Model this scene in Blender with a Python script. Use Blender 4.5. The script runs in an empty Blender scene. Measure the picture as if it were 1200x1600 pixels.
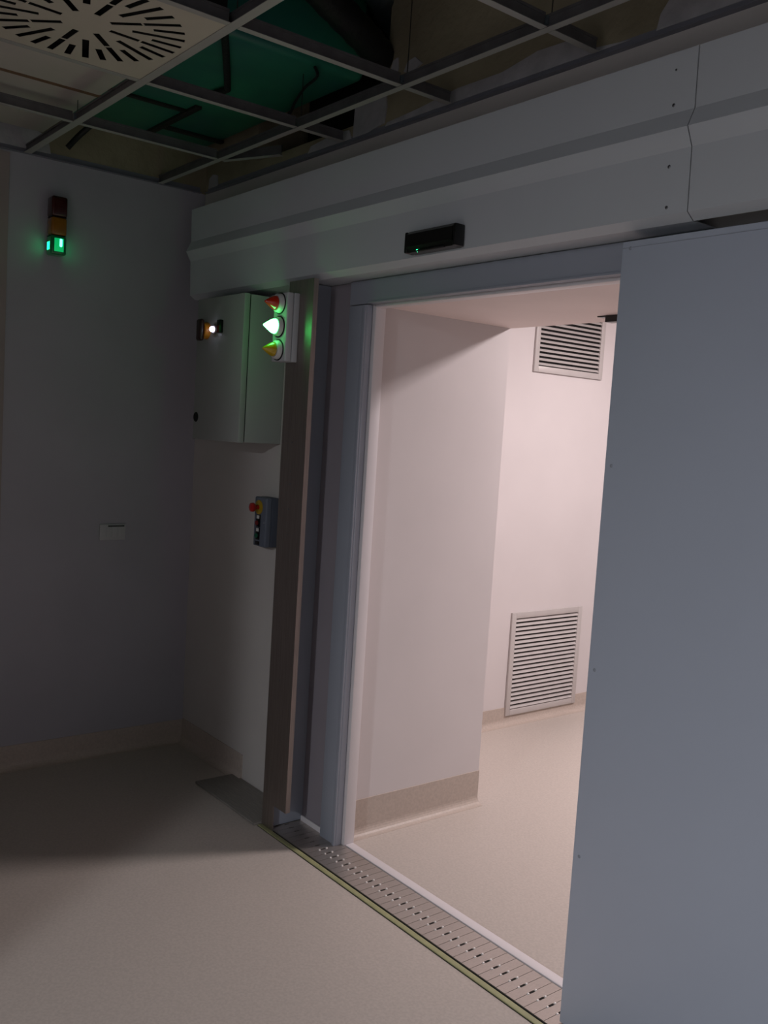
import bpy, bmesh, math, random
from mathutils import Vector, Matrix
random.seed(7)
scene = bpy.context.scene
COL = scene.collection

# ------------------------------------------------------------------ camera
cam_data = bpy.data.cameras.new('camera')
cam = bpy.data.objects.new('camera', cam_data)
COL.objects.link(cam)
right = Vector((0.6173836, 0.7842580, 0.0614559))
down = Vector((0.1049381, -0.0046810, -0.9944677))
fwd = Vector((-0.7796316, 0.6204172, -0.0851886))
M = Matrix.Identity(4)
for i in range(3):
    M[i][0] = right[i]; M[i][1] = -down[i]; M[i][2] = -fwd[i]
M[0][3], M[1][3], M[2][3] = 0.0, 0.0, 1.62
cam.matrix_world = M
cam_data.sensor_fit = 'HORIZONTAL'
cam_data.sensor_width = 36.0
cam_data.lens = 1452.87 / 1200.0 * 36.0
cam_data.clip_start = 0.02
scene.camera = cam

# ------------------------------------------------------------------ world, lights, exposure
world = bpy.data.worlds.new('world'); scene.world = world
world.use_nodes = True
bg = world.node_tree.nodes['Background']
bg.inputs[0].default_value = (0.60, 0.68, 0.85, 1); bg.inputs[1].default_value = 0.25

def area(name, loc, target, sx, sy, power, color):
    l = bpy.data.lights.new(name, 'AREA'); l.shape = 'RECTANGLE'
    l.size = sx; l.size_y = sy; l.energy = power; l.color = color
    o = bpy.data.objects.new(name, l); COL.objects.link(o)
    o.location = loc
    d = Vector(target) - Vector(loc)
    o.rotation_euler = d.to_track_quat('-Z', 'Y').to_euler()
    return o
# cool ceiling luminaire of the room, behind and to the right of the photographer
area('room_lamp', (0.10, -3.2, 2.685), (0.10, -3.2, 0), 0.16, 0.16, 140, (0.90, 0.94, 1.0))
# ceiling luminaire of the inner corridor, over the bend behind the door
area('corridor_lamp', (-1.95, 4.13, 2.685), (-1.95, 4.13, 0), 0.36, 0.36, 68, (1.0, 0.89, 0.89))

scene.view_settings.view_transform = 'Standard'
scene.view_settings.look = 'None'
scene.view_settings.exposure = 0.0
scene.view_settings.gamma = 1.0
scene.view_settings.use_curve_mapping = False

# ------------------------------------------------------------------ materials
def lin(c):
    return tuple(((v / 255) / 12.92 if v / 255 <= 0.04045 else ((v / 255 + 0.055) / 1.055) ** 2.4) for v in c)

def mat(name, rgb, rough=0.5, metal=0.0, var=0.0, scale=8.0, bump=0.0, bscale=60.0, emit=None, estr=0.0, stretch=None, spec=0.5, rgb2=None, lo=0.35, hi=0.65, trans=0.0, coat=0.0):
    m = bpy.data.materials.new(name); m.use_nodes = True
    nt = m.node_tree; b = nt.nodes['Principled BSDF']
    c = lin(rgb)
    b.inputs['Base Color'].default_value = (*c, 1)
    b.inputs['Roughness'].default_value = rough
    b.inputs['Metallic'].default_value = metal
    b.inputs['Specular IOR Level'].default_value = spec
    if trans: b.inputs['Transmission Weight'].default_value = trans
    if coat: b.inputs['Coat Weight'].default_value = coat
    tc = nt.nodes.new('ShaderNodeTexCoord'); src = tc.outputs['Object']
    if stretch:
        mp = nt.nodes.new('ShaderNodeMapping'); mp.inputs['Scale'].default_value = stretch
        nt.links.new(src, mp.inputs['Vector']); src = mp.outputs['Vector']
    if var or rgb2:
        n = nt.nodes.new('ShaderNodeTexNoise'); n.inputs['Scale'].default_value = scale
        n.inputs['Detail'].default_value = 5
        nt.links.new(src, n.inputs['Vector'])
        r = nt.nodes.new('ShaderNodeValToRGB')
        r.color_ramp.elements[0].position = lo; r.color_ramp.elements[1].position = hi
        c2 = lin(rgb2) if rgb2 else tuple(min(1, v * (1 + var)) for v in c)
        c1 = c if rgb2 else tuple(v * (1 - var) for v in c)
        r.color_ramp.elements[0].color = (*c1, 1); r.color_ramp.elements[1].color = (*c2, 1)
        nt.links.new(n.outputs['Fac'], r.inputs['Fac'])
        nt.links.new(r.outputs['Color'], b.inputs['Base Color'])
    if bump:
        n2 = nt.nodes.new('ShaderNodeTexNoise'); n2.inputs['Scale'].default_value = bscale
        n2.inputs['Detail'].default_value = 3
        nt.links.new(src, n2.inputs['Vector'])
        bp = nt.nodes.new('ShaderNodeBump'); bp.inputs['Strength'].default_value = bump
        bp.inputs['Distance'].default_value = 0.01
        nt.links.new(n2.outputs['Fac'], bp.inputs['Height'])
        nt.links.new(bp.outputs['Normal'], b.inputs['Normal'])
    if emit:
        b.inputs['Emission Color'].default_value = (*lin(emit), 1)
        b.inputs['Emission Strength'].default_value = estr
    return m

MT = dict(
    vinyl=mat('vinyl_floor', (192, 182, 174), 0.42, var=0.06, scale=110, bump=0.004, bscale=120, spec=0.35),
    vinyl_base=mat('vinyl_skirting', (188, 174, 164), 0.45, var=0.06, scale=90, spec=0.35),
    wall_l=mat('wall_lavender', (174, 171, 180), 0.6, var=0.03, scale=3, bump=0.02, bscale=200),
    wall_brown=mat('wall_brown_strip', (160, 148, 145), 0.6, var=0.03, scale=3),
    wall_f=mat('wall_warm_white', (200, 194, 190), 0.6, var=0.03, scale=3, bump=0.02, bscale=200),
    wall_c=mat('corridor_white', (211, 204, 204), 0.55, var=0.02, scale=2.5, bump=0.015, bscale=200),
    soffit=mat('soffit_paint', (234, 218, 214), 0.6, var=0.03, scale=2.5),
    plain=mat('room_paint', (178, 178, 180), 0.7),
    concrete=mat('raw_concrete', (170, 160, 134), 0.9, scale=3.0, rgb2=(138, 128, 106), lo=0.3, hi=0.7, bump=0.5, bscale=30),
    plaster=mat('plaster_smear', (176, 174, 178), 0.85, var=0.12, scale=12, bump=0.3, bscale=40),
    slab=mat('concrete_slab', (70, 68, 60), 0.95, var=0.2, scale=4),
    door=mat('door_blue_grey', (196, 203, 218), 0.45, var=0.015, scale=2, bump=0.01, bscale=300),
    frame=mat('frame_blue_grey', (160, 165, 177), 0.4, var=0.01, scale=3),
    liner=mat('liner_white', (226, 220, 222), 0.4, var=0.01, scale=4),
    hood=mat('hood_light_grey', (198, 202, 207), 0.42, var=0.012, scale=3),
    steel=mat('brushed_steel', (172, 163, 157), 0.5, 1.0, var=0.10, scale=6, stretch=(60, 60, 1.2), bump=0.04, bscale=20),
    steel_plate=mat('floor_plate_steel', (142, 137, 131), 0.5, 0.3, var=0.12, scale=5, stretch=(3, 40, 1)),
    track=mat('track_plate_steel', (186, 178, 172), 0.36, 0.8, var=0.08, scale=40, stretch=(40, 2, 2)),
    rivet=mat('rivet_bright', (245, 240, 236), 0.35, 0.4),
    doorscrew=mat('painted_screw', (158, 163, 174), 0.45, var=0.03),
    screw=mat('screw_steel', (140, 142, 147), 0.35, 0.9, var=0.05),
    black=mat('black_plastic', (10, 10, 11), 0.32, var=0.1, scale=20),
    rubber=mat('black_rubber', (14, 14, 14), 0.8, var=0.1, scale=20),
    olive=mat('olive_strip', (160, 160, 118), 0.55, var=0.08, scale=20),
    cabinet=mat('cabinet_grey', (163, 166, 163), 0.45, var=0.015, scale=5),
    box_grey=mat('lamp_box_grey', (186, 188, 192), 0.45, var=0.02, scale=8),
    ring=mat('lamp_socket_white', (205, 205, 203), 0.4, var=0.02),
    station=mat('station_grey_blue', (98, 104, 118), 0.5, var=0.03, scale=20),
    station_dark=mat('station_body', (72, 78, 92), 0.55, var=0.03, scale=20),
    red=mat('red_plastic', (168, 24, 20), 0.35, var=0.05, coat=0.3),
    gripred=mat('grip_dark', (44, 18, 16), 0.4, var=0.05),
    darkred=mat('dark_red_plastic', (110, 26, 24), 0.4, var=0.05),
    yellow=mat('yellow_plastic', (168, 136, 24), 0.45, var=0.05),
    green_btn=mat('green_plastic', (18, 92, 66), 0.4, var=0.05),
    switchgrey=mat('switch_plate_grey', (190, 190, 192), 0.5, var=0.02),
    white=mat('white_plastic', (215, 215, 212), 0.45, var=0.02),
    lens_red=mat('red_lens', (190, 44, 18), 0.18, var=0.08, scale=30, coat=0.6),
    lens_yel=mat('yellow_lens', (190, 160, 20), 0.18, var=0.08, scale=30, coat=0.6),
    lens_green=mat('green_lens_lit', (60, 220, 130), 0.3, emit=(84, 255, 124), estr=19),
    stack_red=mat('stack_red_lens', (60, 10, 8), 0.25, var=0.08, coat=0.5),
    stack_amb=mat('stack_amber_lens', (150, 96, 12), 0.25, var=0.08, scale=30, coat=0.5),
    stack_grn=mat('stack_green_lens', (6, 60, 34), 0.2, emit=(0, 150, 80), estr=0.05, coat=0.5),
    stack_halo=mat('stack_green_halo', (30, 160, 90), 0.3, emit=(10, 215, 120), estr=0.55),
    stack_side=mat('stack_green_side', (30, 160, 90), 0.3, emit=(20, 230, 130), estr=5),
    stack_glow=mat('stack_green_bulb', (120, 255, 190), 0.3, emit=(60, 255, 160), estr=12),
    bulb=mat('white_indicator', (255, 255, 255), 0.3, emit=(225, 225, 255), estr=7),
    led=mat('green_led', (60, 255, 150), 0.3, emit=(40, 255, 150), estr=10),
    amber=mat('amber_collar', (196, 124, 30), 0.4, var=0.06),
    grille=mat('grille_aluminium', (196, 190, 188), 0.45, 0.15, var=0.02, scale=12),
    dark=mat('dark_void', (18, 16, 16), 0.9, var=0.1),
    tee=mat('tee_white', (166, 164, 160), 0.5, var=0.03, scale=10),
    angle=mat('wall_angle_grey', (128, 128, 138), 0.5, 0.1, var=0.05, scale=10),
    recess=mat('recess_lavender', (150, 143, 150), 0.6, var=0.03, scale=3),
    web=mat('tee_galvanised', (100, 98, 100), 0.45, 0.3, var=0.15, scale=14),
    diffuser=mat('diffuser_cream', (198, 190, 174), 0.5, var=0.02, scale=10),
    duct_white=mat('white_duct', (200, 192, 184), 0.6, var=0.03, scale=5),
    tape=mat('brown_tape', (128, 98, 72), 0.6, var=0.1, scale=20),
    duct_green=mat('green_duct', (52, 140, 106), 0.42, scale=2.2, rgb2=(34, 104, 96), lo=0.35, hi=0.7, bump=0.05, bscale=8),
    strap=mat('dark_strap', (46, 44, 40), 0.6, 0.3, var=0.1, scale=20),
    hose=mat('black_hose', (16, 17, 18), 0.6, var=0.2, scale=20, bump=0.3, bscale=60),
    foil=mat('grey_foil', (110, 120, 128), 0.35, 0.6, var=0.3, scale=14, bump=0.4, bscale=25),
    lampface=mat('lamp_diffuser', (255, 255, 255), 0.5, emit=(255, 244, 240), estr=2.5),
)

# ------------------------------------------------------------------ helpers
def wloc(o):
    v = Vector((0, 0, 0))
    while o is not None:
        v += o.location; o = o.parent
    return v

def link(name, me, m, parent=None, origin=None):
    """mesh given in world coordinates -> object whose origin sits at `origin` (default: the mesh's bottom centre)"""
    xs = [v.co for v in me.vertices]
    if origin is None:
        lo = Vector([min(c[i] for c in xs) for i in range(3)]); hi = Vector([max(c[i] for c in xs) for i in range(3)])
        origin = Vector(((lo.x + hi.x) / 2, (lo.y + hi.y) / 2, lo.z))
    origin = Vector(origin)
    me.transform(Matrix.Translation(-origin))
    if m is not None: me.materials.append(MT[m])
    o = bpy.data.objects.new(name, me); COL.objects.link(o)
    if parent is not None:
        o.parent = parent
        o.location = origin - wloc(parent)
    else:
        o.location = origin
    return o

def bm_obj(name, bm, m, parent=None, smooth=False, origin=None):
    bmesh.ops.recalc_face_normals(bm, faces=bm.faces[:])
    me = bpy.data.meshes.new(name); bm.to_mesh(me); bm.free()
    if smooth:
        for p in me.polygons: p.use_smooth = True
        me.set_sharp_from_angle(angle=math.radians(40))
    return link(name, me, m, parent, origin)

def add_box(bm, x, y, z, bev=0.0, seg=2):
    r = bmesh.ops.create_cube(bm, size=1.0)
    vs = r['verts']
    for v in vs:
        v.co = Vector((x[0] + (v.co.x + .5) * (x[1] - x[0]), y[0] + (v.co.y + .5) * (y[1] - y[0]), z[0] + (v.co.z + .5) * (z[1] - z[0])))
    if bev:
        es = list({e for v in vs for e in v.link_edges})
        bmesh.ops.bevel(bm, geom=es, offset=bev, segments=seg, affect='EDGES', profile=0.5)

def box(name, x, y, z, m, parent=None, bev=0.0, seg=2):
    bm = bmesh.new(); add_box(bm, x, y, z, bev, seg)
    return bm_obj(name, bm, m, parent, smooth=bev > 0)

def prism(name, poly, axis, a, b, m, parent=None):
    """closed polygon (two coords, in the order of the remaining axes) extruded along axis from a to b"""
    bm = bmesh.new()
    def pt(p, t):
        q = list(p); q.insert(axis, t); return q
    A = [bm.verts.new(pt(p, a)) for p in poly]; B = [bm.verts.new(pt(p, b)) for p in poly]
    n = len(poly)
    bm.faces.new(A); bm.faces.new(B[::-1])
    for i in range(n): bm.faces.new((A[i], B[i], B[(i + 1) % n], A[(i + 1) % n]))
    return bm_obj(name, bm, m, parent)

def lathe_bm(bm, prof, origin, axis, seg=24):
    """profile [(radius, distance along axis)] turned about axis through origin"""
    axis = Vector(axis).normalized(); origin = Vector(origin)
    u = axis.orthogonal().normalized(); w = axis.cross(u)
    rings = []
    for r, t in prof:
        c = origin + axis * t
        if r < 1e-6: rings.append([bm.verts.new(c)])
        else: rings.append([bm.verts.new(c + (u * math.cos(2 * math.pi * k / seg) + w * math.sin(2 * math.pi * k / seg)) * r) for k in range(seg)])
    for A, B in zip(rings, rings[1:]):
        for k in range(seg):
            k2 = (k + 1) % seg
            if len(A) == 1 and len(B) == 1: continue
            if len(A) == 1: bm.faces.new((A[0], B[k], B[k2]))
            elif len(B) == 1: bm.faces.new((A[k], A[k2], B[0]))
            else: bm.faces.new((A[k], A[k2], B[k2], B[k]))
    if len(rings[0]) > 1: bm.faces.new(rings[0])
    if len(rings[-1]) > 1: bm.faces.new(rings[-1])

def lathe(name, prof, origin, axis, m, parent=None, seg=24):
    bm = bmesh.new(); lathe_bm(bm, prof, origin, axis, seg)
    return bm_obj(name, bm, m, parent, smooth=True)

def tube(name, pts, r, m, parent=None, seg=12, ridges=0):
    """round tube along a smoothed path"""
    P = [Vector(p) for p in pts]
    path = []
    for i in range(len(P) - 1):
        p0 = P[max(i - 1, 0)]; p1 = P[i]; p2 = P[i + 1]; p3 = P[min(i + 2, len(P) - 1)]
        for k in range(8):
            t = k / 8
            path.append(0.5 * ((2 * p1) + (-p0 + p2) * t + (2 * p0 - 5 * p1 + 4 * p2 - p3) * t * t + (-p0 + 3 * p1 - 3 * p2 + p3) * t ** 3))
    path.append(P[-1])
    bm = bmesh.new(); rings = []; n = None
    for i, p in enumerate(path):
        d = (path[min(i + 1, len(path) - 1)] - path[max(i - 1, 0)]).normalized()
        if n is None: n = d.orthogonal().normalized()
        n = (n - d * n.dot(d)).normalized(); w = d.cross(n)
        rr = r * (1 + (0.06 if ridges and i % 2 else 0))
        rings.append([bm.verts.new(p + (n * math.cos(2 * math.pi * k / seg) + w * math.sin(2 * math.pi * k / seg)) * rr) for k in range(seg)])
    for A, B in zip(rings, rings[1:]):
        for k in range(seg): bm.faces.new((A[k], A[(k + 1) % seg], B[(k + 1) % seg], B[k]))
    bm.faces.new(rings[0]); bm.faces.new(rings[-1])
    return bm_obj(name, bm, m, parent, smooth=True)

def thing(name, label, cat, loc, group=None):
    o = bpy.data.objects.new(name, None); COL.objects.link(o)
    o.location = loc; o.empty_display_size = 0.05
    o['label'] = label; o['category'] = cat
    if group: o['group'] = group
    return o

def tag(o, label, cat, group=None):
    o['label'] = label; o['category'] = cat
    if group: o['group'] = group
    return o

def struct(o, label=None):
    o['kind'] = 'structure'
    if label: o['label'] = label
    return o

def dup(o, loc, parent):
    c = o.copy(); COL.objects.link(c); c.parent = parent; c.location = loc
    return c

# ------------------------------------------------------------------ key dimensions (metres)
XL = -4.20      # left wall
YW = 2.12       # door wall, room side
YT = 2.895      # door wall, corridor side
XT = -2.848     # tunnel wall
XF = -3.591     # corridor far wall
ZO = 2.095      # opening height
ZC = 2.71       # ceiling grid
XR, YB = 2.6, -4.6

# ------------------------------------------------------------------ structure
struct(box('floor', (-4.5, 3.0), (-5.2, 7.0), (-0.12, 0.0), 'vinyl'), 'beige speckled vinyl floor')
struct(box('wall_left', (XL - 0.15, XL), (YB, YW), (0, ZC), 'wall_l'), 'lavender grey wall on the left')
struct(box('trim_1', (XL, XL + 0.006), (0.75, 1.204), (0.11, ZC - 0.01), 'wall_brown'), 'brownish wall panel at the left edge of the left wall')

def wall_front():
    bm = bmesh.new()
    add_box(bm, (XL - 0.15, XT), (YW, YT), (0, ZC))
    add_box(bm, (XT, -1.45), (YW, YT), (ZO, ZC))
    add_box(bm, (-1.45, XR), (YW, YT), (0, ZC))
    me_o = bm_obj('wall_front', bm, 'wall_f')
    # tunnel side faces and soffit carry the corridor paint
    me_o.data.materials.append(MT['wall_c']); me_o.data.materials.append(MT['soffit'])
    for p in me_o.data.polygons:
        c = me_o.matrix_basis @ p.center
        if abs(p.normal.x) > .9 and (abs(c.x - XT) < .01 or abs(c.x + 1.45) < .01): p.material_index = 1
        if p.normal.y > .9: p.material_index = 1
        if p.normal.z < -.9 and c.z > 1: p.material_index = 2
    return struct(me_o, 'off-white wall with the door opening')
wall_front()
struct(box('wall_corridor_left', (XF - 0.15, XF), (YT, 6.4), (0, ZC), 'wall_c'), 'bright white corridor wall with two ventilation grilles')
struct(box('wall_corridor_end', (XF - 0.15, 1.6), (6.4, 6.55), (0, ZC), 'plain'))
struct(box('wall_corridor_right', (1.45, 1.6), (YT, 6.4), (0, ZC), 'plain'))
struct(box('ceiling_corridor', (XF - 0.15, 1.6), (YT, 6.55), (ZC, ZC + 0.1), 'soffit'))
# room behind the photographer
def wall_rear():
    bm = bmesh.new()
    add_box(bm, (XL - .15, XR), (YB - .15, YB), (0, 3.4))
    return struct(bm_obj('wall_rear', bm, 'plain'))
wall_rear()
struct(box('wall_partition', (XL, -1.31), (-1.32, -1.2), (0, 3.4), 'plain'))
struct(box('wall_right', (XR, XR + .15), (YB, YT), (0, 3.4), 'plain'))
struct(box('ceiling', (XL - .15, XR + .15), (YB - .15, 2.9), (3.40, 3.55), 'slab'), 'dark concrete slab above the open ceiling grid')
# concrete above the ceiling line
def plenum_walls():
    bm = bmesh.new()
    add_box(bm, (XL - .15, -3.72), (YW, YW + .3), (ZC, 3.4))
    add_box(bm, (-3.72, -2.80), (YW, YW + .3), (ZC, 2.778))
    add_box(bm, (-2.80, XR), (YW, YW + .3), (ZC, 3.4))
    w = struct(bm_obj('wall_plenum_front', bm, 'concrete'), 'raw concrete wall above the ceiling grid')
    bm = bmesh.new()
    add_box(bm, (-3.72, -2.80), (YW + .26, YW + .3), (2.778, 3.4))
    bm_obj('duct_opening', bm, 'dark', w)
    # plaster smears along the foot of the concrete, each its own ragged patch
    def patch(pts):
        return prism('plaster_smear', pts, 1, YW - .006, YW + .002, 'plaster', w)
    patch([(-2.99, 2.73), (-2.985, 2.86), (-2.93, 2.875), (-2.86, 2.85), (-2.80, 2.865), (-2.79, 2.80), (-2.80, 2.745), (-2.9, 2.73)])
    patch([(-2.79, 2.73), (-2.78, 2.742), (-2.6, 2.752), (-2.4, 2.772), (-2.2, 2.77), (-2.05, 2.795), (-1.9, 2.79), (-1.85, 2.745), (-1.7, 2.73)])
    patch([(-1.62, 2.73), (-1.61, 2.77), (-1.585, 2.80), (-1.56, 2.86), (-1.3, 2.9), (-0.6, 2.9), (-0.6, 2.73)])
    patch([(-3.30, 2.73), (-3.28, 2.755), (-3.1, 2.772), (-3.02, 2.765), (-3.0, 2.73)])
    patch([(-2.775, 2.93), (-2.765, 2.955), (-2.74, 2.96), (-2.735, 2.92), (-2.75, 2.90)])
    patch([(-2.70, 2.90), (-2.68, 2.93), (-2.64, 2.935), (-2.60, 2.905), (-2.66, 2.885)])
    patch([(-4.16, 2.73), (-4.155, 2.775), (-4.12, 2.79), (-4.08, 2.78), (-4.07, 2.73)])
    wl = struct(box('wall_plenum_left', (XL - .15, XL), (YB, YW), (ZC, 3.4), 'concrete'))
    prism('plaster_smear', [(1.0, 2.73), (1.0, 2.83), (1.2, 2.85), (1.36, 2.80), (1.375, 2.73)], 0, XL - .002, XL + .006, 'plaster', wl)
plenum_walls()
# wall angles that carry the ceiling grid
def angle(name, axis, a, b, m='angle'):
    if axis == 0: poly = [(YW, ZC - .002), (YW - .022, ZC - .002), (YW - .022, ZC + .001), (YW - .003, ZC + .001), (YW - .003, ZC + .026), (YW, ZC + .026)]
    else: poly = [(XL, ZC - .002), (XL + .022, ZC - .002), (XL + .022, ZC + .001), (XL + .003, ZC + .001), (XL + .003, ZC + .026), (XL, ZC + .026)]
    return struct(prism(name, poly, axis, a, b, m))
angle('trim_2', 0, XL + .03, XR); angle('trim_3', 1, 0.0, YW - .03)

# skirting with a coved foot
def skirt(name, fixed, axis, a, b, h, sgn, m='vinyl_base'):
    """runs along axis from a to b; `fixed` is the wall plane, sgn the side the room lies on"""
    t, r = 0.004, 0.035
    prof = [(0, 0.0), (0, h), (t, h), (t, r)]
    for k in range(1, 7):
        an = math.pi / 2 * k / 6
        prof.append((t + r - r * math.cos(an), r - r * math.sin(an) + 0.0008))
    prof.append((t + r, 0.0))
    poly = [(fixed + sgn * p, q) for p, q in prof]
    return struct(prism(name, poly, axis, a, b, m))
skirt('baseboard_left', XL, 1, YB, YW, 0.112, 1)
skirt('baseboard_front', YW, 0, XL + .005, -3.585, 0.118, -1)
skirt('baseboard_tunnel', XT, 1, 2.17, YT, 0.150, 1)
skirt('baseboard_corridor', XF, 1, YT, 6.4, 0.103, 1)

# ------------------------------------------------------------------ door frame
def door_frame():
    c = struct(box('trim_4', (-2.915, -2.803), (2.092, YW), (0.0, 2.088), 'frame', bev=.004), 'blue grey jamb casing left of the opening')
    box('inner_lip', (-2.822, -2.805), (2.084, 2.093), (0.0, 2.086), 'frame', c, bev=.003)
    h = struct(box('trim_5', (-2.915, -1.30), (2.092, YW), (2.0905, 2.178), 'frame', bev=.003), 'blue grey head casing over the opening')
    box('inner_lip', (-2.80, -1.30), (2.086, 2.1), (2.0905, 2.098), 'frame', h, bev=.002)
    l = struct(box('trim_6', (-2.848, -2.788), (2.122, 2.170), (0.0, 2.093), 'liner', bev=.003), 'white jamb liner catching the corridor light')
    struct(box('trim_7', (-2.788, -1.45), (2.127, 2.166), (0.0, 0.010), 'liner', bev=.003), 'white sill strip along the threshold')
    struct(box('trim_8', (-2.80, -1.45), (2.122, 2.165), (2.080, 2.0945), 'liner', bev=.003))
    struct(box('trim_10', (-3.0745, -2.916), (2.113, YW), (0.0, 2.178), 'recess'), 'lavender recess panel between steel post and jamb casing')
    struct(box('trim_9', (-3.075, -2.917), (2.105, 2.1125), (0.0, 0.028), 'liner', bev=.004))
door_frame()

# ------------------------------------------------------------------ sliding door leaf
def sliding_door():
    d = struct(box('door_1', (-1.575, 0.35), (1.990, 2.072), (0.012, 2.150), 'door', bev=.003), 'large blue grey sliding door leaf pushed open to the right')
    box('top_seam', (-1.572, 0.345), (1.9885, 1.9915), (2.132, 2.1335), 'frame', d)
    for x, z in ((-1.549, 2.131), (-1.553, 1.569), (-1.553, 1.02), (-1.553, 0.50), (-0.9, 2.122)):
        lathe('screw', [(0.0, 0.0015), (0.0035, 0.001), (0.005, -0.0005), (0.005, -0.002)], (x, 1.9895, z), (0, -1, 0), 'doorscrew', d, 12)
sliding_door()

# ------------------------------------------------------------------ operator housing over the door
def housing():
    t = thing('door_operator_housing', 'long light grey folded sheet-metal hood over the sliding door', 'door hood', (-1.8, 2.05, 2.18))
    front = [(1.970, 2.585), (1.973, 2.440), (1.950, 2.393), (1.974, 2.350), (1.979, 2.198), (2.006, 2.180)]
    left = front + [(2.116, 2.180), (2.116, 2.183), (2.010, 2.183), (1.984, 2.200), (1.979, 2.350), (1.956, 2.393), (1.978, 2.438), (1.975, 2.580), (2.116, 2.580), (2.116, 2.585)]
    prism('cover_section', left, 0, -4.028, -1.3815, 'hood', t)
    rightp = front + [(2.008, 2.200), (1.984, 2.204), (1.979, 2.350), (1.956, 2.393), (1.978, 2.438), (1.975, 2.580), (2.116, 2.580), (2.116, 2.585)]
    prism('cover_section', rightp, 0, -1.3785, 0.9, 'hood', t)
    prism('end_cap', front + [(2.116, 2.180), (2.116, 2.585)], 0, -4.032, -4.029, 'hood', t)
    # a thin backing strip shows as the dark joint between the sections
    prism('joint_strip', [(y + .0035, z) for y, z in front] + [(2.0, 2.2), (1.99, 2.35), (1.965, 2.393), (1.985, 2.44), (1.985, 2.585)], 0, -1.40, -1.36, 'strap', t)
    box('carrier_rail', (-3.9, 0.8), (2.045, 2.105), (2.24, 2.40), 'steel_plate', t, bev=.004)
    for z in (2.543, 2.460): lathe('screw', [(0, .002), (.003, .0017), (.0045, 0), (.0045, -.003)], (-1.441, 1.9725, z), (0, -1, 0), 'screw', t, 14)
    for z, y in ((2.314, 1.9751), (2.216, 1.9783)): lathe('screw', [(0, .002), (.003, .0017), (.0045, 0), (.0045, -.003)], (-1.441, y, z), (0, -1, 0), 'screw', t, 14)
housing()

def sensor():
    t = thing('motion_sensor', 'black motion sensor bar with a green light on the hood', 'sensor', (-2.29, 1.976, 2.198))
    prof = [(1.9755, 2.203), (1.9755, 2.272), (1.944, 2.272), (1.934, 2.262), (1.932, 2.222), (1.944, 2.205)]
    prism('lens_cover', prof, 0, -2.400, -2.180, 'black', t)
    for a, b, s in ((-2.413, -2.400, -1), (-2.180, -2.167, 1)):
        bm = bmesh.new(); add_box(bm, (a, b), (1.934, 1.9755), (2.203, 2.271), .005)
        bm_obj('end_cap', bm, 'black', t, smooth=True)
    box('window_strip', (-2.36, -2.22), (1.9355, 1.945), (2.2035, 2.2085), 'rubber', t, bev=.001)
    lathe('status_light', [(0, .002), (.003, .0015), (.0042, 0), (.0042, -.004)], (-2.352, 1.941, 2.2065), (0, -.75, -.66), 'led', t, 12)
sensor()

# ------------------------------------------------------------------ receiver post
def post():
    t = thing('closing_post', 'brushed stainless steel post where the sliding door closes', 'post', (-3.05, 2.03, 0))
    prism('steel_face', [(-3.13, 0.0), (-3.13, 2.178), (-2.960, 2.178), (-2.960, 0.107), (-3.048, 0.107), (-3.048, 0.0)], 1, 1.955, 1.9585, 'steel', t)
    box('folded_edge', (-2.9635, -2.960), (1.9585, 1.976), (0.107, 2.178), 'steel', t)
    box('side_cheek', (-3.130, -3.1265), (1.9585, 2.118), (0.0, 2.178), 'steel', t)
    box('painted_core', (-3.126, -3.075), (1.9588, 2.118), (0.008, 2.178), 'frame', t, bev=.003)
    for z in (1.447, 1.398, 1.56, 1.30, 1.20, 0.62): lathe('rivet', [(0, .0012), (.003, .0008), (.004, 0), (.004, -.001)], (-3.053, 1.9548, z), (0, -1, 0), 'screw', t, 10)
post()

# ------------------------------------------------------------------ floor parts
tag(box('floor_cover_plate', (-3.652, -3.132), (1.920, 2.117), (0.0005, 0.011), 'steel_plate', bev=.003), 'dark flat steel plate on the floor left of the steel post', 'plate')

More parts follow.
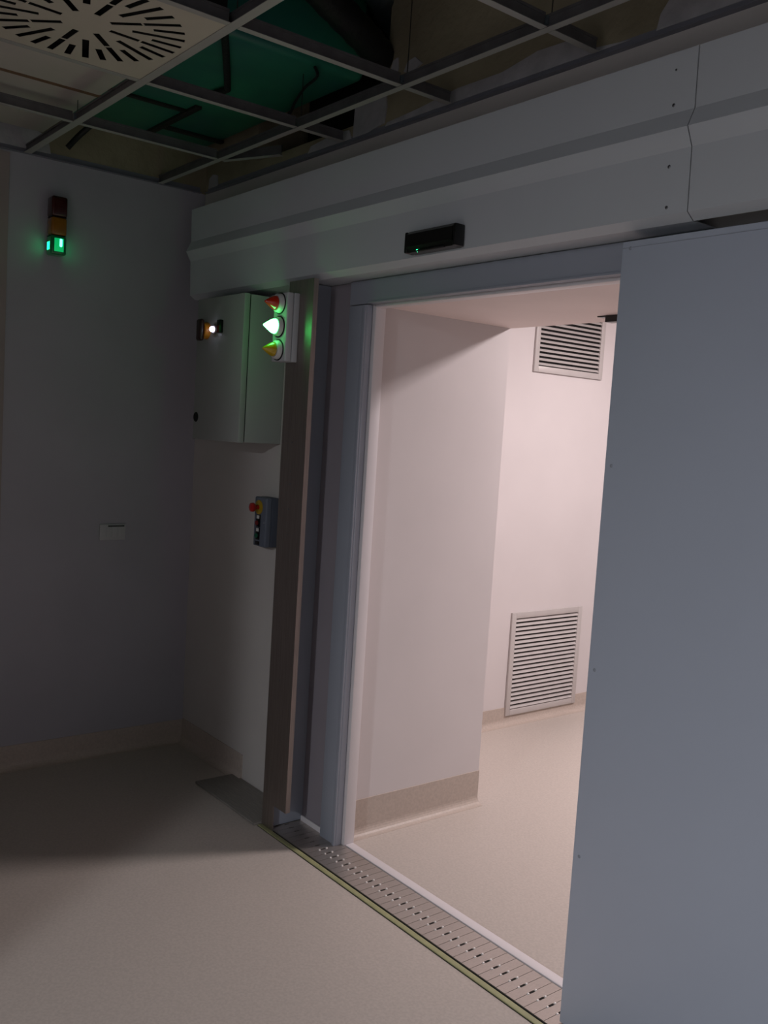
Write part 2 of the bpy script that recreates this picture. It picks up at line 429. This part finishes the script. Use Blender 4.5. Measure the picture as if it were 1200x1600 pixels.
def track():
    t = thing('floor_track', 'floor track of narrow riveted steel plates under the sliding door', 'floor track', (-2.3, 2.04, 0))
    box('track_bed', (-3.075, -1.20), (1.957, 2.126), (0.0002, 0.003), 'rubber', t)
    box('edge_strip', (-3.128, -1.20), (1.934, 1.9545), (0.0002, 0.0045), 'olive', t, bev=.001)
    box('edge_seal', (-3.128, -1.20), (1.9322, 1.934), (0.0002, 0.0015), 'strap', t)
    pitch, x0 = 0.0375, -2.806
    gap = 0.0016
    # one plate, notched at both ends where the slots lie
    def plate_mesh():
        y0, y1 = 1.961, 2.1235
        bm = bmesh.new()
        a, b = gap / 2, pitch - gap / 2
        s = 0.0034
        pts = [(a, y0), (b, y0), (b, 2.024), (b - s, 2.024), (b - s, 2.046), (b, 2.046), (b, y1), (a, y1), (a, 2.046), (a + s, 2.046), (a + s, 2.024), (a, 2.024)]
        lo = [bm.verts.new((x, y, .003)) for x, y in pts]; hi = [bm.verts.new((x, y, .0068)) for x, y in pts]
        bm.faces.new(hi); bm.faces.new(lo[::-1])
        for i in range(len(pts)): bm.faces.new((lo[i], lo[(i + 1) % len(pts)], hi[(i + 1) % len(pts)], hi[i]))
        return bm
    first = bm_obj('track_plate', plate_mesh(), 'track', t, origin=(0, 2.04, 0))
    first.location = Vector((-3.0685 - 0, 2.04, 0)) - t.location
    riv = lathe('rivet', [(0, .003), (.0032, .0024), (.0046, 0), (.0046, -.002)], (-2.806, 2.0190, .0068), (0, 0, 1), 'rivet', t, 10)
    riv2 = dup(riv, riv.location + Vector((0, .033, 0)), t)
    n = int((-1.24 + 3.031) / pitch)
    for i in range(1, n):
        x = -3.0685 + i * pitch
        dup(first, Vector((x, 2.04, 0)) - t.location, t)
        if x > -2.80:
            dx = x + 2.806
            dup(riv, riv.location + Vector((dx, 0, 0)), t)
            dup(riv, riv.location + Vector((dx, .033, 0)), t)
track()

# ------------------------------------------------------------------ control cabinet
def cabinet():
    x0, x1, z0, z1 = -3.812, -3.40, 1.540, 2.153
    t = thing('control_cabinet', 'grey metal control cabinet on the wall under the hood', 'cabinet', (-3.6, YW, z0))
    box('body', (x0 + .004, x1 - .002), (1.945, YW - .001), (z0 + .002, z1 - .002), 'cabinet', t, bev=.003)
    box('door_seal', (x0 + .008, x1 - .006), (1.939, 1.946), (z0 + .006, z1 - .006), 'rubber', t)
    d = box('door', (x0, x1), (1.912, 1.940), (z0, z1), 'cabinet', t, bev=.004)
    lathe('lock', [(0, .004), (.009, .004), (.010, .003), (.019, .003), (.022, 0), (.022, -.004)], (-3.786, 1.912, 1.637), (0, -1, 0), 'rubber', d, 24)
    # rotary main switch: amber rosette with a tall dark grip
    e = lathe('main_switch', [(0, .024), (.030, .024), (.034, .020), (.037, .004), (.037, -.002)], (-3.716, 1.912, 2.012), (0, -1, 0), 'amber', t, 28)
    bm = bmesh.new(); add_box(bm, (-3.738, -3.694), (1.868, 1.890), (1.966, 2.060), .010, 3)
    bm_obj('grip', bm, 'gripred', e, smooth=True)
    i = lathe('indicator_lamp', [(0, .026), (.007, .025), (.0115, .020), (.0125, .010)], (-3.640, 1.912, 2.014), (0, -1, 0), 'bulb', t, 20)
    lathe('bezel', [(.0125, .012), (.019, .011), (.021, 0), (.021, -.002)], (-3.640, 1.912, 2.014), (0, -1, 0), 'steel', i, 20)
    k = box('key_switch', (-3.598, -3.570), (1.893, 1.9125), (1.996, 2.052), 'black', t, bev=.004)
    box('red_marker', (-3.595, -3.573), (1.890, 1.8935), (1.999, 2.026), 'darkred', k, bev=.001)

cabinet()

# ------------------------------------------------------------------ signal lamp box
def lamp_box():
    t = thing('signal_lamp_box', 'grey box with red, lit green and yellow cone lamps', 'signal lamp', (-3.10, 1.955, 1.866))
    box('base', (-3.150, -3.050), (1.930, 1.9548), (1.866, 2.127), 'box_grey', t, bev=.003)
    box('cover', (-3.150, -3.050), (1.900, 1.929), (1.866, 2.127), 'box_grey', t, bev=.006, seg=3)
    for z, m, nm in ((2.086, 'lens_red', 'red'), (1.998, 'lens_green', 'green'), (1.910, 'lens_yel', 'yellow')):
        o = lathe('cone_lamp', [(0, .070), (.003, .069), (.009, .060), (.0165, .048), (.0235, .036), (.0268, .029), (.0270, .022), (.022, .018)], (-3.102, 1.900, z), (0, -1, 0), m, t, 28)
        o['label'] = {'red': 'red cone lens', 'green': 'lit green cone lens', 'yellow': 'yellow cone lens'}[nm]
        lathe('socket', [(.024, .020), (.030, .020), (.035, .014), (.037, .003)], (-3.102, 1.900, z), (0, -1, 0), 'ring', o, 28)
        lathe('gasket', [(.034, .0035), (.0405, .003), (.041, 0), (.041, -.001)], (-3.102, 1.900, z), (0, -1, 0), 'rubber', o, 28)
lamp_box()

# ------------------------------------------------------------------ emergency stop station
def station():
    x0, x1, z0, z1 = -3.478, -3.380, 1.100, 1.312
    t = thing('push_button_station', 'small blue grey button station beside the steel post', 'button box', (-3.43, YW, z0))
    box('body', (x0, x1), (2.080, YW - .001), (z0, z1), 'station_dark', t, bev=.004)
    box('cover', (x0, x1), (2.053, 2.081), (z0, z1), 'station', t, bev=.006, seg=3)
    xc = -3.44
    e = lathe('emergency_button', [(0, .044), (.013, .043), (.019, .039), (.020, .030), (.018, .026), (.010, .022), (.010, .004)], (xc, 2.053, 1.268), (0, -1, 0), 'red', t, 24)
    lathe('yellow_plate', [(.010, .004), (.030, .003), (.031, 0), (.031, -.001)], (xc, 2.053, 1.268), (0, -1, 0), 'yellow', e, 28)
    for z, m in ((1.205, 'darkred'), (1.150, 'green_btn')):
        b = lathe('push_button', [(0, .013), (.009, .012), (.0105, .009), (.0105, .004)], (xc, 2.053, z - .004), (0, -1, 0), m, t, 20)
        lathe('bezel', [(.0105, .007), (.0145, .006), (.015, 0), (.015, -.001)], (xc, 2.053, z - .004), (0, -1, 0), 'black', b, 20)
        l = box('legend_plate', (xc - .017, xc + .017), (2.0505, 2.053), (z - .022, z + .031), 'black', t, bev=.001)
        box('legend_insert', (xc - .010, xc + .010), (2.0495, 2.051), (z + .014, z + .028), 'white', l)
    box('legend_plate', (xc - .017, xc + .017), (2.0505, 2.053), (z0 + .006, z0 + .022), 'black', t, bev=.001)
    lathe('cover_screw', [(0, .001), (.004, .001), (.005, 0), (.005, -.001)], (-3.394, 2.053, 1.206), (0, -1, 0), 'screw', t, 12)
station()

# ------------------------------------------------------------------ left wall: stack light and socket
def stack_light():
    t = thing('stack_light', 'red, amber and lit green stack light high on left wall', 'stack light', (-4.17, 1.397, 2.297))
    box('wall_bracket', (XL + .0005, XL + .016), (1.375, 1.42), (2.31, 2.53), 'black', t, bev=.002)
    def module(name, z0, z1, m, w, b=.010):
        return box(name, (XL + .012, XL + .012 + 2 * w), (1.397 - w, 1.397 + w), (z0, z1), m, t, bev=b, seg=4)
    module('top_lens', 2.459, 2.545, 'stack_red', .034)['label'] = 'unlit dark red module'
    module('middle_lens', 2.380, 2.457, 'stack_amb', .0335)['label'] = 'amber module'
    g = module('bottom_lens', 2.297, 2.378, 'stack_grn', .034); g['label'] = 'lit green module'
    bm = bmesh.new()
    add_box(bm, (XL + .074, XL + .0825), (1.397 + .001, 1.397 + .014), (2.331, 2.366), .004, 2)
    bm_obj('lit_window', bm, 'stack_glow', g, smooth=True)
    box('lit_halo', (XL + .0745, XL + .0812), (1.397 - .021, 1.397 + .021), (2.310, 2.368), 'stack_halo', g, bev=.003)
    for s in (-1, 1):
        box('lit_side_window', (XL + .030, XL + .060), (1.397 + s * .0335 - .002, 1.397 + s * .0335 + .002), (2.318, 2.352), 'stack_side', g, bev=.0015)
    for z in (2.458, 2.379):
        box('joint_ring', (XL + .014, XL + .076), (1.397 - .031, 1.397 + .031), (z - .0015, z + .0015), 'black', t)
stack_light()

def socket():
    t = thing('wall_socket_plate', 'small pale rectangular switch plate on the left wall', 'switch plate', (XL, 1.714, 1.036))
    box('plate', (XL + .0003, XL + .009), (1.651, 1.777), (1.036, 1.112), 'switchgrey', t, bev=.003)
    box('insert', (XL + .008, XL + .0105), (1.682, 1.765), (1.050, 1.098), 'box_grey', t, bev=.001)
    for k in range(3):
        box('rocker', (XL + .010, XL + .0125), (1.6835 + k * .0272, 1.6835 + k * .0272 + .0256), (1.0515, 1.0965), 'switchgrey', t, bev=.001)
    box('top_clip', (XL + .0085, XL + .011), (1.69, 1.77), (1.1005, 1.106), 'rubber', t, bev=.001)
socket()

# ------------------------------------------------------------------ corridor grilles
def grille(label, y0, y1, z0, z1):
    t = thing('ventilation_grille', label, 'vent grille', (XF, (y0 + y1) / 2, z0), 'corridor wall grilles')
    w = .034
    box('frame_side', (XF + .0005, XF + .0130), (y0, y0 + w), (z0, z1), 'grille', t, bev=.002)
    box('frame_side', (XF + .0005, XF + .0130), (y1 - w, y1), (z0, z1), 'grille', t, bev=.002)
    box('frame_rail', (XF + .0005, XF + .0130), (y0 + w, y1 - w), (z0, z0 + w), 'grille', t, bev=.002)
    box('frame_rail', (XF + .0005, XF + .0130), (y0 + w, y1 - w), (z1 - w, z1), 'grille', t, bev=.002)
    box('backing', (XF + .0003, XF + .001), (y0 + w, y1 - w), (z0 + w, z1 - w), 'dark', t)
    n = 21; p = (z1 - z0 - 2 * w) / n
    d, th = .0085, .0010
    bm = bmesh.new()
    zc = z0 + w + p / 2
    # blade slopes down towards the corridor
    A = [(XF + .0012, zc + .0066), (XF + .0132, zc - .0075), (XF + .0139, zc - .0067), (XF + .0019, zc + .0074)]
    lo = [bm.verts.new((x, y0 + w, z)) for x, z in A]; hi = [bm.verts.new((x, y1 - w, z)) for x, z in A]
    bm.faces.new(lo); bm.faces.new(hi[::-1])
    for i in range(4): bm.faces.new((lo[i], lo[(i + 1) % 4], hi[(i + 1) % 4], hi[i]))
    s = bm_obj('slat', bm, 'grille', t)
    for i in range(1, n): dup(s, s.location + Vector((0, 0, i * p)), t)
grille('lower ventilation grille near the corridor floor', 3.820, 4.422, 0.054, 0.650)
grille('upper ventilation grille high on the corridor wall', 3.845, 4.432, 2.007, 2.603)

# black bar under the far edge of the soffit
def soffit_bar():
    t = thing('black_rail', 'black rail under the soffit of the door passage', 'rail', (-1.9, 2.80, 2.06))
    box('rail', (-2.225, -1.52), (2.745, 2.785), (2.070, 2.0945), 'black', t, bev=.002)
    box('end_tongue', (-2.265, -2.225), (2.75, 2.78), (2.0905, 2.0945), 'black', t)
soffit_bar()

# corridor luminaires
for k, (x, y) in enumerate(((-1.95, 4.13), (0.10, -3.2))):
    hw = (.30, .13)[k]
    t = thing('ceiling_luminaire', ('square ceiling light of the corridor behind the opening', 'small square ceiling light of the dim room')[k], 'ceiling light', (x, y, 2.69), 'flat square ceiling lights')
    box('housing', (x - hw, x + hw), (y - hw, y + hw), (2.694, 2.7095), 'white', t, bev=.003)
    box('lamp_diffuser', (x - hw + .025, x + hw - .025), (y - hw + .025, y + hw - .025), (2.690, 2.6945), 'lampface', t)

# ------------------------------------------------------------------ ceiling grid
GX = [-1.79 + .605 * k for k in range(-3, 4)]
GY = [1.878, 1.272, 0.666, 0.06]
def grid():
    t = thing('ceiling_grid', 'open suspended ceiling grid of pale metal tees', 'ceiling grid', (-2.4, 1.0, ZC))
    def tee(name, axis, c, a, b, wf=.024, h=.038, zf=0.0):
        z = ZC + zf
        f = wf / 2
        o = box(name, (a, b) if axis == 0 else (c - f, c + f), (c - f, c + f) if axis == 0 else (a, b), (z - .0015, z), 'tee', t)
        bm = bmesh.new()
        if axis == 0: add_box(bm, (a, b), (c - .0012, c + .0012), (z, z + h - .007)); add_box(bm, (a, b), (c - .004, c + .004), (z + h - .007, z + h))
        else: add_box(bm, (c - .0012, c + .0012), (a, b), (z, z + h - .007)); add_box(bm, (c - .004, c + .004), (a, b), (z + h - .007, z + h))
        bm_obj('web', bm, 'web', o)
        return o
    tee('main_tee', 0, GY[0], XL + .004, 1.2, .024)
    tee('main_tee', 0, GY[1], XL + .004, 1.2, .030)
    tee('main_tee', 0, GY[2], XL + .004, 1.2, .024)
    tee('main_tee', 0, GY[3], XL + .004, 1.2, .024)
    for x in GX:
        if x < XL + .1: continue
        for ya, yb in zip(GY[1:], GY[:-1]): tee('cross_tee', 1, x, ya + .016, yb - .016)
        if x > -3.5: tee('tee_stub', 1, x, GY[0] + .014, 2.075)
    # one stub hangs askew
    o = tee('tee_stub', 1, -3.612, GY[0] + .014, GY[0] + .31)
    o.rotation_euler = (0, 0, math.radians(-66)); o.location = Vector((-3.475, 1.955, ZC - .0015)) - t.location
    # wire hangers
    for x, y in ((-2.39, 1.878), (-3.0, 1.878), (-1.79, 1.878), (-3.605, 1.272), (-2.39, 1.272)):
        tube('hanger_wire', [(x + .01, y, ZC + .036), (x + .012, y, ZC + .15), (x + .015, y, 3.39)], .0016, 'strap', t, 6)
    # galvanised clips where tees cross
    for x, y in ((-2.395, 1.878), (-1.79, 1.878), (-3.0, 1.272), (-3.605, 1.272)):
        box('tee_clip', (x - .012, x + .004), (y - .010, y + .010), (ZC + .012, ZC + .034), 'foil', t, bev=.001)
grid()
struct(box('ceiling_rear', (XL, XR), (YB, 0.05), (ZC + .001, ZC + .02), 'plain'))
struct(box('ceiling_side', (1.2, XR), (0.05, YW), (ZC + .001, ZC + .02), 'plain'))

# swirl diffuser
def diffuser():
    cx, cy, h = -2.692, 0.969, 0.2965
    t = thing('swirl_diffuser', 'square cream ceiling air diffuser with a round pattern of slots', 'air diffuser', (cx, cy, ZC))
    z0, z1 = ZC + .0005, ZC + .0020
    bm = bmesh.new(); add_box(bm, (cx - h, cx + h), (cy - h, cy + h), (z0, z1))
    face = bm_obj('face_plate', bm, 'diffuser', t)
    slots = []
    bmc = bmesh.new()
    base = math.atan2(1.171 - 1.005, -2.508 + 2.66)
    for k in range(32):
        a = base + 2 * math.pi * k / 32
        kind = k % 4
        segs = {0: ((.070, .160), (.166, .272)), 1: ((.185, .272),), 2: ((.125, .272),), 3: ((.185, .272),)}[kind]
        for r0, r1 in segs:
            wd = .0098
            d = Vector((math.cos(a), math.sin(a), 0)); n = Vector((-d.y, d.x, 0))
            cs = [d * r0 - n * wd, d * r1 - n * wd, d * r1 + n * wd, d * r0 + n * wd]
            lo = [bmc.verts.new(Vector((cx, cy, z0 - .01)) + c) for c in cs]; hi = [bmc.verts.new(Vector((cx, cy, z1 + .01)) + c) for c in cs]
            bmc.faces.new(lo[::-1]); bmc.faces.new(hi)
            for i in range(4): bmc.faces.new((lo[i], lo[(i + 1) % 4], hi[(i + 1) % 4], hi[i]))
    cut = bm_obj('cutter', bmc, None)
    md = face.modifiers.new('slots', 'BOOLEAN'); md.operation = 'DIFFERENCE'; md.object = cut; md.solver = 'EXACT'
    bpy.context.view_layer.update()
    dg = bpy.context.evaluated_depsgraph_get()
    nm = bpy.data.meshes.new_from_object(face.evaluated_get(dg))
    face.modifiers.clear(); face.data = nm
    bpy.data.objects.remove(cut)
    bm = bmesh.new(); add_box(bm, (cx - h + .01, cx + h - .01), (cy - h + .01, cy + h - .01), (z1 + .03, z1 + .20))
    bm_obj('plenum_box', bm, 'dark', t)
    for k in range(4):
        s = ((cx - h + .010, cx - h + .013), (cx + h - .013, cx + h - .010))[k % 2] if k < 2 else (cx - h + .013, cx + h - .013)
        q = (cy - h + .01, cy + h - .01) if k < 2 else ((cy - h + .010, cy - h + .013), (cy + h - .013, cy + h - .010))[k % 2]
        box('plenum_side', s, q, (z1 + .0002, z1 + .03), 'dark', t)
diffuser()

# ------------------------------------------------------------------ things above the grid
def plenum():
    t = thing('white_air_duct', 'white sheet metal duct above the grid left of the diffuser', 'duct', (-3.6, 0.8, 2.78))
    box('duct_body', (-4.12, -3.02), (0.2, 1.315), (2.790, 3.05), 'duct_white', t, bev=.006)
    box('tape_seam', (-3.502, -3.478), (0.2, 1.316), (2.7885, 2.7915), 'tape', t)
    g = thing('green_air_duct', 'large green duct seen through the open ceiling grid', 'duct', (-3.4, 1.7, 2.9))
    box('duct_body', (-4.14, -2.88), (1.34, 2.08), (2.900, 3.28), 'duct_green', g, bev=.03, seg=4)
    box('flange', (-4.13, -3.60), (1.755, 1.785), (2.888, 2.902), 'strap', g, bev=.002)
    box('flange', (-3.705, -3.68), (1.36, 1.755), (2.890, 2.902), 'strap', g, bev=.002)
    box('flange', (-3.97, -3.94), (1.785, 2.07), (2.888, 2.902), 'strap', g, bev=.002)
    tag(tube('drain_pipe', [(-2.83, 1.47, 2.884), (-3.06, 1.603, 2.884), (-3.27, 1.722, 2.884), (-3.31, 1.738, 2.884), (-3.40, 1.728, 2.884)], .013, 'hose'), 'dark pipe with an elbow under the green duct', 'pipe')
    tag(tube('hanging_cable', [(-2.87, 1.85, 2.885), (-2.93, 1.90, 2.882), (-3.05, 1.925, 2.878), (-3.2, 1.98, 2.876), (-3.33, 2.04, 2.88), (-3.42, 2.07, 2.89)], .0055, 'hose', seg=8), 'thin black cable sagging below the green duct', 'cable')
    tag(tube('flexible_hose', [(-2.66, 1.0, 3.27), (-2.73, 1.5, 3.2), (-2.76, 1.80, 3.08), (-2.80, 2.05, 2.99), (-2.90, 2.22, 2.96), (-3.0, 2.36, 2.97)], .055, 'hose', ridges=1), 'thick black flexible hose curving into the wall opening', 'hose')
    tag(tube('flexible_hose', [(-2.45, 1.2, 3.30), (-2.58, 1.55, 3.26), (-2.70, 1.85, 3.22), (-2.80, 2.04, 3.19), (-2.90, 2.2, 3.17), (-3.0, 2.36, 3.17)], .05, 'foil', ridges=1), 'grey foil hose entering the wall opening', 'hose')
    tag(tube('sensor_bulb', [(-4.02, 1.50, 2.86), (-4.07, 1.45, 2.80), (-4.09, 1.41, 2.745)], .012, 'hose'), 'black cable end dangling above the left wall', 'cable')
plenum()
